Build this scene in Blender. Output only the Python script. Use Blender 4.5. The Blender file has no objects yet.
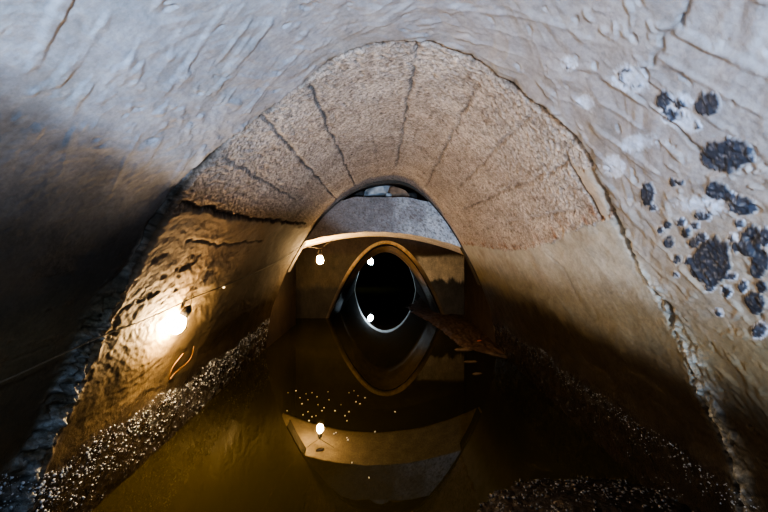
import bpy, bmesh, math, random
import numpy as np
from mathutils import Vector, Matrix, Quaternion

random.seed(7)
rng = np.random.default_rng(11)
sc = bpy.context.scene
col = sc.collection

# ------------------------------------------------------------------ camera
F = 384.0            # focal length in pixels (18 mm on a 36 mm sensor)
CX, CY = 381.0, 241.0   # vanishing point of the tunnel axis
EYE = 1.41           # eye height above the water
cam_d = bpy.data.cameras.new('camera')
cam_d.lens = 18.0
cam_d.sensor_width = 36.0
cam_d.shift_x = (384.0 - CX) / 768.0
cam_d.shift_y = -(256.0 - CY) / 768.0
cam_d.clip_start = 0.02
cam = bpy.data.objects.new('camera', cam_d)
cam.location = (0, 0, EYE)
cam.rotation_euler = (math.pi / 2, 0, 0)
col.objects.link(cam)
sc.camera = cam


def at(px, py, d):
    return Vector(((px - CX) * d / F, d, EYE - (py - CY) * d / F))


# ------------------------------------------------------------------ noise
def _hash(ix, iy, seed):
    h = (ix.astype(np.int64) * 374761393 + iy.astype(np.int64) * 668265263 + seed * 974634541) & 0xFFFFFFFF
    h = ((h ^ (h >> 13)) * 1274126177) & 0xFFFFFFFF
    h = (h ^ (h >> 16)) & 0xFFFFFFFF
    return h


def perlin(x, y, seed=0):
    x = np.asarray(x, float); y = np.asarray(y, float)
    ix = np.floor(x); iy = np.floor(y)
    fx = x - ix; fy = y - iy
    u = fx * fx * fx * (fx * (fx * 6 - 15) + 10)
    v = fy * fy * fy * (fy * (fy * 6 - 15) + 10)

    def g(dx, dy):
        a = _hash(ix + dx, iy + dy, seed) * (2 * math.pi / 4294967296.0)
        return np.cos(a) * (fx - dx) + np.sin(a) * (fy - dy)
    n0 = g(0, 0) * (1 - u) + g(1, 0) * u
    n1 = g(0, 1) * (1 - u) + g(1, 1) * u
    return (n0 * (1 - v) + n1 * v) * 1.5


def fbm(x, y, seed=0, oct=4, gain=0.5):
    s = 0; a = 1.0; f = 1.0; tot = 0
    for i in range(oct):
        s = s + a * perlin(x * f, y * f, seed + i * 17)
        tot += a; a *= gain; f *= 2.03
    return s / tot


def sst(e0, e1, x):
    t = np.clip((x - e0) / (e1 - e0), 0, 1)
    return t * t * (3 - 2 * t)


def mixc(a, b, m):
    m = np.asarray(m)[..., None]
    return a * (1 - m) + np.asarray(b, float) * m


# ------------------------------------------------------------------ materials
def new_mat(name):
    m = bpy.data.materials.new(name)
    m.use_nodes = True
    nt = m.node_tree
    b = nt.nodes['Principled BSDF']
    return m, nt, b


def masonry(name, fine=60.0, contrast=0.85, bump=0.6, dist=0.01, spec=0.4):
    """shared wall surface: vertex colour x procedural grain, per-vertex roughness and grain strength"""
    m, nt, b = new_mat(name)
    N = nt.nodes; L = nt.links
    tc = N.new('ShaderNodeTexCoord')
    ac = N.new('ShaderNodeAttribute'); ac.attribute_name = 'Col'
    ar = N.new('ShaderNodeAttribute'); ar.attribute_name = 'rgh'
    ag = N.new('ShaderNodeAttribute'); ag.attribute_name = 'grain'
    n1 = N.new('ShaderNodeTexNoise'); n1.inputs['Scale'].default_value = fine
    n1.inputs['Detail'].default_value = 7; n1.inputs['Roughness'].default_value = 0.65
    n2 = N.new('ShaderNodeTexNoise'); n2.inputs['Scale'].default_value = 9
    n2.inputs['Detail'].default_value = 6; n2.inputs['Roughness'].default_value = 0.6
    L.new(tc.outputs['Object'], n1.inputs['Vector'])
    L.new(tc.outputs['Object'], n2.inputs['Vector'])
    r1 = N.new('ShaderNodeMapRange'); r1.inputs['From Min'].default_value = 0.3; r1.inputs['From Max'].default_value = 0.7
    r1.inputs['To Min'].default_value = 1 - contrast * 0.6; r1.inputs['To Max'].default_value = 1 + contrast * 0.6
    L.new(n1.outputs['Fac'], r1.inputs['Value'])
    for sgn, key in ((-1, 'To Min'), (1, 'To Max')):
        q = N.new('ShaderNodeMath'); q.operation = 'MULTIPLY_ADD'; q.use_clamp = False
        c_ = N.new('ShaderNodeClamp'); c_.inputs['Max'].default_value = 1.6
        L.new(ag.outputs['Fac'], c_.inputs['Value'])
        L.new(c_.outputs[0], q.inputs[0]); q.inputs[1].default_value = sgn * contrast * .36; q.inputs[2].default_value = 1 + sgn * .08
        L.new(q.outputs[0], r1.inputs[key])
    r2 = N.new('ShaderNodeMapRange'); r2.inputs['From Min'].default_value = 0.3; r2.inputs['From Max'].default_value = 0.7
    r2.inputs['To Min'].default_value = 0.82; r2.inputs['To Max'].default_value = 1.15
    L.new(n2.outputs['Fac'], r2.inputs['Value'])
    mm = N.new('ShaderNodeMath'); mm.operation = 'MULTIPLY'
    L.new(r1.outputs[0], mm.inputs[0]); L.new(r2.outputs[0], mm.inputs[1])
    mx = N.new('ShaderNodeVectorMath'); mx.operation = 'SCALE'
    L.new(ac.outputs['Vector'], mx.inputs[0]); L.new(mm.outputs[0], mx.inputs['Scale'])
    L.new(mx.outputs[0], b.inputs['Base Color'])
    L.new(ar.outputs['Fac'], b.inputs['Roughness'])
    b.inputs['Specular IOR Level'].default_value = spec
    # bump: fine grain weighted by attribute, plus medium trowel unevenness
    g = N.new('ShaderNodeMath'); g.operation = 'MULTIPLY'
    L.new(n1.outputs['Fac'], g.inputs[0]); L.new(ag.outputs['Fac'], g.inputs[1])
    g2 = N.new('ShaderNodeMath'); g2.operation = 'MULTIPLY_ADD'
    n3 = N.new('ShaderNodeTexNoise'); n3.inputs['Scale'].default_value = 26
    n3.inputs['Detail'].default_value = 4
    L.new(tc.outputs['Object'], n3.inputs['Vector'])
    L.new(n3.outputs['Fac'], g2.inputs[0]); g2.inputs[1].default_value = 0.35
    L.new(g.outputs[0], g2.inputs[2])
    bp = N.new('ShaderNodeBump'); bp.inputs['Strength'].default_value = bump; bp.inputs['Distance'].default_value = dist
    L.new(g2.outputs[0], bp.inputs['Height'])
    L.new(bp.outputs[0], b.inputs['Normal'])
    return m


def simple(name, rgb, rough=0.5, spec=0.5, metal=0.0, noise=0.0, nscale=30.0, bump=0.0):
    m, nt, b = new_mat(name)
    N = nt.nodes; L = nt.links
    b.inputs['Roughness'].default_value = rough
    b.inputs['Specular IOR Level'].default_value = spec
    b.inputs['Metallic'].default_value = metal
    tc = N.new('ShaderNodeTexCoord')
    n = N.new('ShaderNodeTexNoise'); n.inputs['Scale'].default_value = nscale; n.inputs['Detail'].default_value = 6
    L.new(tc.outputs['Object'], n.inputs['Vector'])
    r = N.new('ShaderNodeValToRGB')
    lo = [c * (1 - noise) for c in rgb] + [1]; hi = [min(1, c * (1 + noise)) for c in rgb] + [1]
    r.color_ramp.elements[0].position = 0.3; r.color_ramp.elements[0].color = lo
    r.color_ramp.elements[1].position = 0.7; r.color_ramp.elements[1].color = hi
    L.new(n.outputs['Fac'], r.inputs['Fac']); L.new(r.outputs['Color'], b.inputs['Base Color'])
    if bump:
        bp = N.new('ShaderNodeBump'); bp.inputs['Strength'].default_value = bump; bp.inputs['Distance'].default_value = 0.01
        L.new(n.outputs['Fac'], bp.inputs['Height']); L.new(bp.outputs[0], b.inputs['Normal'])
    return m


def glow(name, rgb, strength):
    m, nt, b = new_mat(name)
    b.inputs['Base Color'].default_value = (0.8, 0.8, 0.8, 1)
    b.inputs['Emission Color'].default_value = (*rgb, 1)
    b.inputs['Emission Strength'].default_value = strength
    return m


M_WALL = masonry('weathered_plaster')
M_STONE = simple('grey_stone', (0.42, 0.45, 0.48), 0.8, noise=0.3, nscale=14, bump=0.6)
M_BROWNSTONE = simple('brown_stone', (0.28, 0.19, 0.13), 0.85, noise=0.35, nscale=14, bump=0.6)
M_DARKSTONE = simple('dark_stone', (0.07, 0.065, 0.06), 0.85, noise=0.4, nscale=20, bump=0.6)
M_MUD = simple('wet_mud', (0.085, 0.055, 0.038), 0.5, 0.5, noise=0.6, nscale=18, bump=0.9)
M_HEAP = simple('wet_black_silt', (0.018, 0.012, 0.008), 0.4, 0.5, noise=0.6, nscale=40, bump=1.0)
M_DROP = simple('white_mineral_bead', (0.42, 0.45, 0.50), 0.10, 0.9, noise=0.3, nscale=60)
M_BEAD = simple('wet_grit_bead', (0.12, 0.11, 0.10), 0.12, 0.9, noise=0.6, nscale=60)
M_CABLE = simple('dusty_cable', (0.22, 0.18, 0.13), 0.6, noise=0.2)
M_DUSTY = simple('dark_dusty_cable', (0.09, 0.075, 0.055), 0.7, noise=0.3)
M_WIRE = simple('brown_wire', (0.14, 0.07, 0.03), 0.5, noise=0.2)
M_SOCKET = simple('black_bakelite', (0.02, 0.018, 0.016), 0.4, noise=0.2)
M_FOAM = simple('white_foam', (0.75, 0.72, 0.65), 0.4, noise=0.1)
M_LITTER = simple('orange_plastic', (0.8, 0.16, 0.02), 0.4, noise=0.2)
M_WOOD = simple('sodden_wood', (0.22, 0.15, 0.09), 0.6, noise=0.4, nscale=25, bump=0.4)
M_FLAKE = simple('dark_flake', (0.03, 0.018, 0.008), 0.6, noise=0.3)
M_WARM = glow('warm_bulb_glass', (1.0, 0.70, 0.36), 1150.0)
M_WARM2 = glow('warm_far_bulb_glass', (1.0, 0.68, 0.34), 520.0)
M_COLD = glow('cold_bulb_glass', (0.72, 0.88, 1.0), 110.0)

# water
M_WATER, nt, b = new_mat('murky_still_water')
b.inputs['Base Color'].default_value = (0.027, 0.0215, 0.004, 1)
b.inputs['Roughness'].default_value = 0.02
b.inputs['IOR'].default_value = 1.43
b.inputs['Specular IOR Level'].default_value = 0.5
tc = nt.nodes.new('ShaderNodeTexCoord')
nz = nt.nodes.new('ShaderNodeTexNoise'); nz.inputs['Scale'].default_value = 2.2; nz.inputs['Detail'].default_value = 2
bp = nt.nodes.new('ShaderNodeBump'); bp.inputs['Strength'].default_value = 0.02; bp.inputs['Distance'].default_value = 0.02
nt.links.new(tc.outputs['Object'], nz.inputs['Vector'])
nt.links.new(nz.outputs['Fac'], bp.inputs['Height'])
nt.links.new(bp.outputs[0], b.inputs['Normal'])


# ------------------------------------------------------------------ object helpers
def tag(o, label=None, cat=None, group=None, kind=None):
    if label: o['label'] = label
    if cat: o['category'] = cat
    if group: o['group'] = group
    if kind: o['kind'] = kind
    return o


def thing(name, label, cat, loc, group=None):
    o = bpy.data.objects.new(name, None)
    o.empty_display_size = 0.05
    o.location = loc
    col.objects.link(o)
    return tag(o, label, cat, group)


def mesh_obj(name, V, Fc, mat, parent=None, smooth=True, origin=None):
    V = np.asarray(V, float)
    off = Vector((0, 0, 0))
    if parent is not None:
        off = Vector(parent['_w']) if '_w' in parent else parent.location.copy()
        V = V - np.array(off)
    elif origin is not None:
        V = V - np.array(origin)
    me = bpy.data.meshes.new(name)
    me.from_pydata([tuple(v) for v in V], [], [tuple(f) for f in Fc])
    me.validate()
    if smooth:
        me.polygons.foreach_set('use_smooth', [True] * len(me.polygons))
    me.materials.append(mat)
    me.update()
    o = bpy.data.objects.new(name, me)
    col.objects.link(o)
    if parent is not None:
        o.parent = parent
    elif origin is not None:
        o.location = origin
    return o


def grid_obj(name, P, C, R, G, mat, kind='structure', flip=False, wrap_normals=None):
    ny, nx = P.shape[:2]
    me = bpy.data.meshes.new(name)
    me.vertices.add(ny * nx)
    me.vertices.foreach_set('co', P.reshape(-1).astype(np.float32))
    j, i = np.meshgrid(np.arange(ny - 1), np.arange(nx - 1), indexing='ij')
    a = (j * nx + i).ravel(); bq = a + 1; c = a + nx + 1; d = a + nx
    q = np.stack([a, d, c, bq] if flip else [a, bq, c, d], 1).astype(np.int32)
    nq = len(q)
    me.loops.add(nq * 4)
    me.loops.foreach_set('vertex_index', q.ravel())
    me.polygons.add(nq)
    me.polygons.foreach_set('loop_start', np.arange(0, nq * 4, 4, dtype=np.int32))
    me.polygons.foreach_set('loop_total', np.full(nq, 4, dtype=np.int32))
    me.polygons.foreach_set('use_smooth', np.ones(nq, dtype=bool))
    me.update(calc_edges=True)
    ca = me.attributes.new('Col', 'FLOAT_COLOR', 'POINT')
    cc = np.ones((ny * nx, 4), np.float32); cc[:, :3] = np.clip(C.reshape(-1, 3), 0.002, 0.9)
    ca.data.foreach_set('color', cc.ravel())
    for nm, arr in (('rgh', R), ('grain', G)):
        at_ = me.attributes.new(nm, 'FLOAT', 'POINT')
        at_.data.foreach_set('value', np.broadcast_to(arr, (ny, nx)).astype(np.float32).ravel())
    if wrap_normals is not None:
        me.normals_split_custom_set_from_vertices(wrap_normals.reshape(-1, 3).tolist())
    me.materials.append(mat)
    o = bpy.data.objects.new(name, me)
    col.objects.link(o)
    if kind: o['kind'] = kind
    return o


def grid_normals(P):
    du = np.gradient(P, axis=1); dv = np.gradient(P, axis=0)
    n = np.cross(du, dv)
    return n / np.maximum(np.linalg.norm(n, axis=2, keepdims=True), 1e-9)


def tube_geo(pts, r, seg=8):
    pts = [Vector(p) for p in pts]
    V = []; Fc = []
    up = Vector((0.13, 0.21, 0.97)).normalized()
    for i, p in enumerate(pts):
        t = (pts[min(i + 1, len(pts) - 1)] - pts[max(i - 1, 0)]).normalized()
        s = t.cross(up)
        if s.length < 1e-3: s = t.cross(Vector((1, 0, 0)))
        s.normalize(); w = s.cross(t)
        rr = r[i] if hasattr(r, '__len__') else r
        for k in range(seg):
            a = 2 * math.pi * k / seg
            V.append(p + (s * math.cos(a) + w * math.sin(a)) * rr)
    n = len(pts)
    for i in range(n - 1):
        for k in range(seg):
            k2 = (k + 1) % seg
            Fc.append((i * seg + k, i * seg + k2, (i + 1) * seg + k2, (i + 1) * seg + k))
    Fc.append(tuple(range(seg))[::-1]); Fc.append(tuple((n - 1) * seg + k for k in range(seg)))
    return V, Fc


def smooth_path(pts, n=8):
    P = [Vector(p) for p in pts]
    out = []
    for i in range(len(P) - 1):
        p0 = P[max(i - 1, 0)]; p1 = P[i]; p2 = P[i + 1]; p3 = P[min(i + 2, len(P) - 1)]
        for k in range(n):
            t = k / n
            out.append(0.5 * ((2 * p1) + (p2 - p0) * t + (2 * p0 - 5 * p1 + 4 * p2 - p3) * t * t + (3 * p1 - p0 - 3 * p2 + p3) * t ** 3))
    out.append(P[-1])
    return out


def lathe_geo(prof, center, axis, seg=20):
    """prof: list of (radius, height along axis)"""
    q = Vector((0, 0, 1)).rotation_difference(Vector(axis).normalized())
    V = []; Fc = []
    for r, h in prof:
        for k in range(seg):
            a = 2 * math.pi * k / seg
            V.append(Vector(center) + q @ Vector((r * math.cos(a), r * math.sin(a), h)))
    for i in range(len(prof) - 1):
        for k in range(seg):
            k2 = (k + 1) % seg
            Fc.append((i * seg + k, i * seg + k2, (i + 1) * seg + k2, (i + 1) * seg + k))
    Fc.append(tuple(range(seg))[::-1]); Fc.append(tuple((len(prof) - 1) * seg + k for k in range(seg)))
    return V, Fc


# ------------------------------------------------------------------ the barrel vault
ZTOP = 2.205
_T = np.array([0, .02, .05, .1, .234, .4, .6, .83, 1.2, 1.7, 2.21, 2.8])
_W = np.array([0, .161, .255, .361, .552, .722, .885, 1.035, 1.235, 1.43, 1.515, 1.53])


def half_w(t):
    t = np.maximum(t, 0)
    return np.where(t < 0.05, 1.141 * np.sqrt(t), np.interp(np.sqrt(t), np.sqrt(_T), _W))


def crown_shift(t):
    return 0.12 * np.exp(-np.maximum(t, 0) / 0.28)


TMAX = ZTOP + 0.35
_s = np.linspace(-1, 1, 4001)
_t = TMAX * _s ** 2
_w = half_w(_t)
_k = np.ones(61) / 61
_w = np.where(np.abs(_s) < 0.93, np.convolve(np.pad(_w * np.sign(_s), 30, mode='edge'), _k, mode='valid') * np.sign(_s), _w)
_x = np.sign(_s) * np.abs(_w) + crown_shift(_t)
_z = ZTOP - _t
_arc = np.concatenate([[0], np.cumsum(np.hypot(np.diff(_x), np.diff(_z)))])
_arc -= np.interp(0, _s, _arc)
ARC0, ARC1 = _arc[0], _arc[-1]


def prof(A):
    return np.interp(A, _arc, _x), np.interp(A, _arc, _z)


def prof_normal(A):
    x0, z0 = prof(A - 0.02); x1, z1 = prof(A + 0.02)
    tx, tz = x1 - x0, z1 - z0
    l = np.hypot(tx, tz)
    return tz / l, -tx / l   # towards the inside


def pix(px, py):
    """where the sight line through a pixel meets the vault: (arc coordinate, depth)"""
    rx, rz = (px - CX) / F, -(py - CY) / F
    d = np.linspace(0.05, 12, 6000)
    X = rx * d; Z = EYE + rz * d
    t = ZTOP - Z
    out = (t < 0) | (np.abs(X - crown_shift(t)) > half_w(t))
    k = int(np.argmax(out)) if out.any() else len(d) - 1
    dd = d[k]; X = rx * dd; Z = EYE + rz * dd
    i = int(np.argmin((_x - X) ** 2 + (_z - Z) ** 2))
    return _arc[i], dd


def wall_pt(px, py, off=0.0):
    A, d = pix(px, py)
    x, z = prof(A); nx_, nz_ = prof_normal(A)
    return Vector((x + nx_ * off, d, z + nz_ * off))


JL = [(420, 40), (380, 42), (345, 53), (300, 85), (270, 107), (240, 130), (215, 152), (190, 178), (165, 215), (140, 262), (120, 295), (100, 340), (80, 380), (60, 425), (35, 480), (20, 530)]
JR = [(450, 48), (500, 75), (535, 100), (560, 118), (585, 148), (605, 185), (625, 230), (645, 275), (670, 315), (690, 360), (712, 415), (735, 470), (750, 530)]
_j = sorted(pix(*p) for p in JL + JR)
_jA = np.array([a for a, _ in _j]); _jD = np.array([d for _, d in _j])


def joint(A):
    base = np.interp(A, _jA, _jD)
    return base + 0.014 * fbm(A * 9, A * 0 + 3.3, 5, 3) + 0.010 * perlin(A * 38, A * 0 + 1.1, 8) + 0.006 * perlin(A * 90, A * 0 + 1.1, 9)


# grid
rows = np.concatenate([np.linspace(-4.0, 0.32, 50, endpoint=False), np.exp(np.linspace(math.log(0.32), math.log(5.0), 620))])
NU = 860
As = np.linspace(ARC0, ARC1, NU)
A, D = np.meshgrid(As, rows)
X0, Z0 = prof(A)
NX, NZ = prof_normal(A)
DJ = joint(A)
near = sst(0.004, -0.004, D - DJ)             # 1 on the near plaster coat

# boards exposed (rough) zone
lowR = sorted((pix(*p)[1], pix(*p)[0]) for p in [(607, 218), (590, 223), (570, 231), (550, 243), (530, 248), (505, 251), (492, 248), (470, 245)])
lowL = sorted((pix(*p)[1], pix(*p)[0]) for p in [(165, 215), (190, 207), (210, 211), (232, 216), (260, 220), (300, 226)])
AR = np.interp(D, [q[0] for q in lowR], [q[1] for q in lowR]) + 0.03 * fbm(D * 12, D * 0 + A * 3, 21, 3)
AL = np.interp(D, [q[0] for q in lowL], [q[1] for q in lowL]) + 0.03 * fbm(D * 8, D * 0 + A * 2, 22, 3)
rough = sst(0.012, -0.012, A - AR) * sst(-0.02, 0.02, A - AL) * (1 - near)
# triangular plaster patch that still clings on the right
poly = [pix(*p) for p in [(567, 158), (603, 178), (612, 222), (602, 216), (588, 192)]]


def inpoly(x, y, pl):
    ins = np.zeros(x.shape, bool)
    n = len(pl)
    for i in range(n):
        x1, y1 = pl[i]; x2, y2 = pl[(i + 1) % n]
        c = ((y1 > y) != (y2 > y)) & (x < (x2 - x1) * (y - y1) / (y2 - y1 + 1e-12) + x1)
        ins ^= c
    return ins


jit = 0.02 * perlin(A * 20, D * 20, 4)
patch = inpoly(A + jit, D + jit, poly) & (D > DJ)
rough = np.where(patch, 0, rough)


def seg_dist(p, q, wob=0.0, seed=0):
    (a0, d0), (a1, d1) = p, q
    # distance in metres from the vault-surface segment, with a little wander
    va, vd = a1 - a0, d1 - d0
    L2 = va * va + vd * vd
    t = ((A - a0) * va + (D - d0) * vd) / L2
    tc_ = np.clip(t, 0, 1)
    w = wob * perlin(tc_ * math.sqrt(L2) * 7, tc_ * 0 + seed + .5, 40 + seed) + wob * .5 * perlin(tc_ * math.sqrt(L2) * 30, tc_ * 0 + seed + .5, 80 + seed)
    n = math.sqrt(L2)
    return np.hypot(A - a0 - tc_ * va + w * vd / n, D - d0 - tc_ * vd - w * va / n)


seams = [((418, 45), (397, 168), 1.0), ((310, 86), (356, 186), 1.0), ((261, 112), (337, 200), 1.0), ((226, 158), (296, 199), .8),
         ((478, 84), (426, 187), .9), ((528, 117), (456, 190), .6), ((567, 165), (463, 210), .8), ((592, 206), (500, 224), .5),
         ((362, 62), (379, 170), .35)]
groove = np.zeros_like(A)
for k, (p, q, s) in enumerate(seams):
    dist = seg_dist(pix(*p), pix(*q), 0.012, k)
    brk = 0.65 + 0.6 * fbm(A * 5 + k, D * 5, 60 + k, 2)
    groove = np.maximum(groove, s * np.clip(brk, 0.2, 1) * np.exp(-(dist / 0.009) ** 2))
# boards between seams: slightly different level
bA = sorted([pix(*p)[0] for p, q, s in seams])
board = np.zeros_like(A)
for k, a in enumerate(bA):
    board = board + (0.004 if k % 2 else -0.004) * sst(-0.01, 0.01, A - a)

# cracks, and one socket shadow painted in like them
crack_shadow = np.zeros_like(A)


def crack_shadow_line(pts, wdt, s, wob=0.012, seed=0):
    global crack_shadow
    P = [pix(*p) for p in pts]
    for k in range(len(P) - 1):
        crack_shadow = np.maximum(crack_shadow, s * np.exp(-(seg_dist(P[k], P[k + 1], wob, seed + k) / wdt) ** 2))


crack_shadow_line([(182, 203), (208, 209), (232, 216), (262, 219), (306, 223)], 0.014, 1.0, 0.02, 3)
crack_shadow_line([(186, 240), (222, 243), (262, 240)], 0.008, .5, 0.02, 9)
crack_shadow_line([(567, 158), (588, 192), (603, 217)], 0.010, 1.0, 0.012, 13)
crack_shadow_line([(655, 290), (668, 305), (674, 322)], 0.014, 1.0, 0.01, 17)
crack_shadow_line([(690, 0), (680, 22), (664, 40), (655, 60)], 0.006, .5, 0.02, 23)
crack_shadow_line([(545, 250), (565, 268), (580, 300)], 0.008, .3, 0.02, 27)
crack_shadow_line([(640, 95), (690, 135), (722, 168)], 0.006, .35, 0.01, 31)
crack_shadow_line([(184, 302), (193, 287), (203, 272)], 0.022, 1.0, 0.012, 37)  # the socket's cast shadow, painted as a dark slot above the bulb
crack_shadow_line([(0, 375), (60, 352)], 0.004, .3, 0.01, 34)
jd = (D - DJ)
lowz = sst(1.36, 1.05, Z0)
lip_break = 0.85 + 0.9 * fbm(A * 6, A * 0, 31, 3)
jcrack = np.exp(-((jd - 0.008) / (.008 + .02 * sst(1.25, 1.5, Z0) * (.8 + .7 * perlin(A * 17, D * 0 + .7, 191)))) ** 2) * np.clip(lip_break, 0.25, 1)
jlip = np.exp(-((jd + 0.012) / 0.012) ** 2) * np.clip(fbm(A * 5 + 9, A * 0, 33, 3) * 2 + .3 + .4 * (A > .3), 0, 1)

# calcite crust on the joint below the springing, both sides
cw = 0.05 + 0.03 * fbm(A * 6, D * 2, 44, 2)
crust = lowz * np.exp(-((jd + 0.03) / cw) ** 2)
crust = np.clip(crust * (1.0 + 1.3 * fbm(A * 14, D * 14, 45, 3)), 0, 1)
crustR = crust * (A > 0); crustL = crust * (A < 0)
streakR = (A > 0) * np.exp(-((jd - 0.005) / 0.035) ** 2) * sst(1.52, 1.40, Z0) * sst(1.15, 1.25, Z0)

# dark growth on the right-hand plaster: (px, py, half width, half height, darkness)
spots = [(634, 75, 15, 12, .45), (680, 108, 17, 15, .5), (668, 96, 9, 9, .9), (696, 122, 8, 7, .35), (712, 101, 12, 10, 1), (729, 153, 25, 17, 1),
         (650, 192, 6, 12, .9), (676, 180, 5, 4, .9), (684, 180, 4, 3, .9), (720, 188, 11, 9, .9), (745, 204, 12, 9, 1), (733, 198, 9, 7, .8),
         (706, 213, 10, 6, .8), (714, 262, 19, 20, 1), (726, 249, 8, 10, .95), (720, 245, 5, 10, .9), (754, 240, 11, 15, 1), (763, 262, 10, 14, 1), (768, 235, 7, 10, .8),
         (757, 302, 10, 10, 1), (742, 222, 5, 5, .8), (746, 285, 5, 6, .8), (765, 285, 6, 7, .9), (670, 223, 4, 4, .9), (673, 240, 4, 5, .9), (684, 221, 4, 4, .8), (689, 231, 5, 5, .9), (697, 241, 5, 5, .9),
         (681, 257, 4, 4, .9), (692, 259, 4, 4, .8), (700, 268, 6, 8, .9), (712, 285, 5, 5, .8), (729, 290, 5, 6, .8), (735, 274, 5, 5, .8), (720, 312, 4, 4, .6), (760, 330, 9, 8, .8),
         (697, 224, 4, 4, .7), (704, 236, 5, 5, .8), (571, 61, 8, 6, .4), (588, 100, 7, 6, .2), (640, 140, 12, 7, .15), (616, 165, 9, 9, .25), (655, 206, 4, 4, .6), (679, 273, 3, 3, .7),
         (664, 228, 3, 3, .7), (740, 245, 4, 6, .8), (735, 235, 4, 4, .6)]
spot = np.zeros_like(A); halo = np.zeros_like(A)
# project vault grid back to its own neighbourhood: ellipse axes measured on the surface
for px, py, hw, hh, s in spots:
    c = pix(px, py); ex = pix(px + 3, py); ey = pix(px, py + 3)
    J = np.array([[(ex[0] - c[0]) / 3, (ey[0] - c[0]) / 3], [(ex[1] - c[1]) / 3, (ey[1] - c[1]) / 3]])
    J += np.eye(2) * 1e-6
    Ji = np.linalg.inv(J)
    u = Ji[0, 0] * (A - c[0]) + Ji[0, 1] * (D - c[1]); v = Ji[1, 0] * (A - c[0]) + Ji[1, 1] * (D - c[1])
    r = np.hypot(u / hw, v / hh)
    m = (r < 3)
    spot = np.where(m, np.maximum(spot, s * sst(1.35, 0.7, r)), spot)
    halo = np.where(m, np.maximum(halo, sst(1.7, 0.9, r) * (0.22 if s > .85 else .75)), halo)
sn = fbm(A * 26, D * 26, 71, 4)
sn2 = fbm(A * 70, D * 70, 75, 3)
dark = sst(0.42, 0.55, spot + 0.55 * sn + 0.3 * sn2)
halo = sst(0.35, 0.7, halo + 0.6 * sn2 + .3 * sn) * (A > 0)
lightpatch = [(705, 204, 26, 7), (690, 120, 14, 10), (634, 76, 12, 10), (640, 140, 16, 8), (616, 165, 9, 7), (588, 100, 8, 6)]
for px, py, hw, hh in lightpatch:
    c = pix(px, py); ex = pix(px + 3, py); ey = pix(px, py + 3)
    J = np.array([[(ex[0] - c[0]) / 3, (ey[0] - c[0]) / 3], [(ex[1] - c[1]) / 3, (ey[1] - c[1]) / 3]])
    Ji = np.linalg.inv(J + np.eye(2) * 1e-6)
    u = Ji[0, 0] * (A - c[0]) + Ji[0, 1] * (D - c[1]); v = Ji[1, 0] * (A - c[0]) + Ji[1, 1] * (D - c[1])
    r = np.hypot(u / hw, v / hh)
    lp = sst(1.3, .6, r + .8 * sn2)
    halo = np.maximum(halo, lp * 1.25); dark = dark * (1 - 0.8 * lp * (sn2 > -0.25))

# heights (metres, positive = into the tunnel)
und = fbm(A * 2.2, D * 1.6, 101, 3)
trow = fbm(A * 9 + 2 * und, D * 5, 111, 4)
ridge = np.abs(fbm(A * 6 + D * 3, D * 7 - A * 2, 121, 3))
grit = fbm(A * 42, D * 42, 131, 4, 0.65)
grit2 = fbm(A * 16, D * 16, 141, 3, 0.6)
quiet = 1 - .88 * (A < 0) * sst(1.85, 1.45, Z0)
nick = sst(.38, .55, fbm(A * 13 + D * 6, D * 17 - A * 8, 169, 3))
dwarp = 0.35 * perlin(A * 2.5, D * 2.5, 161)
strokes = fbm((A + D * .55 + dwarp) * 3.2, (D - A * .5 + dwarp) * 11, 163, 3)
dabs = sst(0.05, 0.5, fbm((A - D * .4 + dwarp) * 7, (D + A * .5) * 16, 167, 3))
h_near = 0.011 + (0.016 * und + 0.006 * trow) * (.25 + .75 * quiet) + quiet * (0.0042 * strokes + 0.006 * dabs - 0.005 * nick) + 0.0012 * grit
h_rough = 0.0 + 0.006 * und + 0.005 * grit2 - 0.010 * grit + board - 0.016 * groove
h_low = 0.006 + 0.012 * und + 0.006 * trow + 0.002 * grit
# crumbling lower left plaster
chip = sst(0.10, 0.25, fbm(A * 7, D * 5, 151, 4)) * sst(0.35, 0.1, np.abs(Z0 - 1.12)) * (A < 0) * sst(2.0, .4, D - DJ)
scr = fbm(A * 8 - D * 10, (A + D * .7) * 26, 155, 4) * (A < 0) * sst(.45, .15, np.abs(Z0 - 1.05)) * sst(1.3, .3, D - DJ)
h_low = h_low - 0.006 * chip * (1 + grit) + 0.006 * scr
# coarse, crumbling edge of the exposed zone
edgeR = np.exp(-((A - AR) / 0.07) ** 2) * (1 - near) * (A > 0)
h_rough = h_rough + edgeR * (0.010 + 0.02 * grit)
h_near = h_near - np.where(A < 0, .018, .012) * lowz - (A < 0) * .045 * sst(1.9, 1.5, Z0)
face_w = 0.006 + np.where(A < 0, .075, .012) * lowz * (1 + .5 * perlin(A * 8, D * 3, 171))
face_l = (A < 0) * np.exp(-((jd + .035) / .045) ** 2) * lowz
near_h = sst(0.004, 0.004 - face_w, jd + lowz * (.04 * fbm(A * 14, D * 34, 173, 4, .65) + .015 * grit2))
H = near_h * h_near + (1 - near_h) * (rough * h_rough + (1 - rough) * h_low)
H = H + face_l * (.05 * fbm(A * 15, D * 15, 181, 4, .6) + .012 * grit)
H = H + crust * np.where(A < 0, .6, .45) * (0.012 + 0.05 * grit2 + 0.022 * grit) - 0.02 * jcrack * sst(-.35, .2, np.abs(A) * 0 + lip_break - .4) - 0.014 * crack_shadow + 0.008 * jlip
H = H + dark * 0.004 * (1 + sn2)
fade = sst(5.0, 4.8, D)
H = H * (0.35 + 0.65 * fade)
P = np.stack([X0 + NX * H, D, Z0 + NZ * H], 2)

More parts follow.
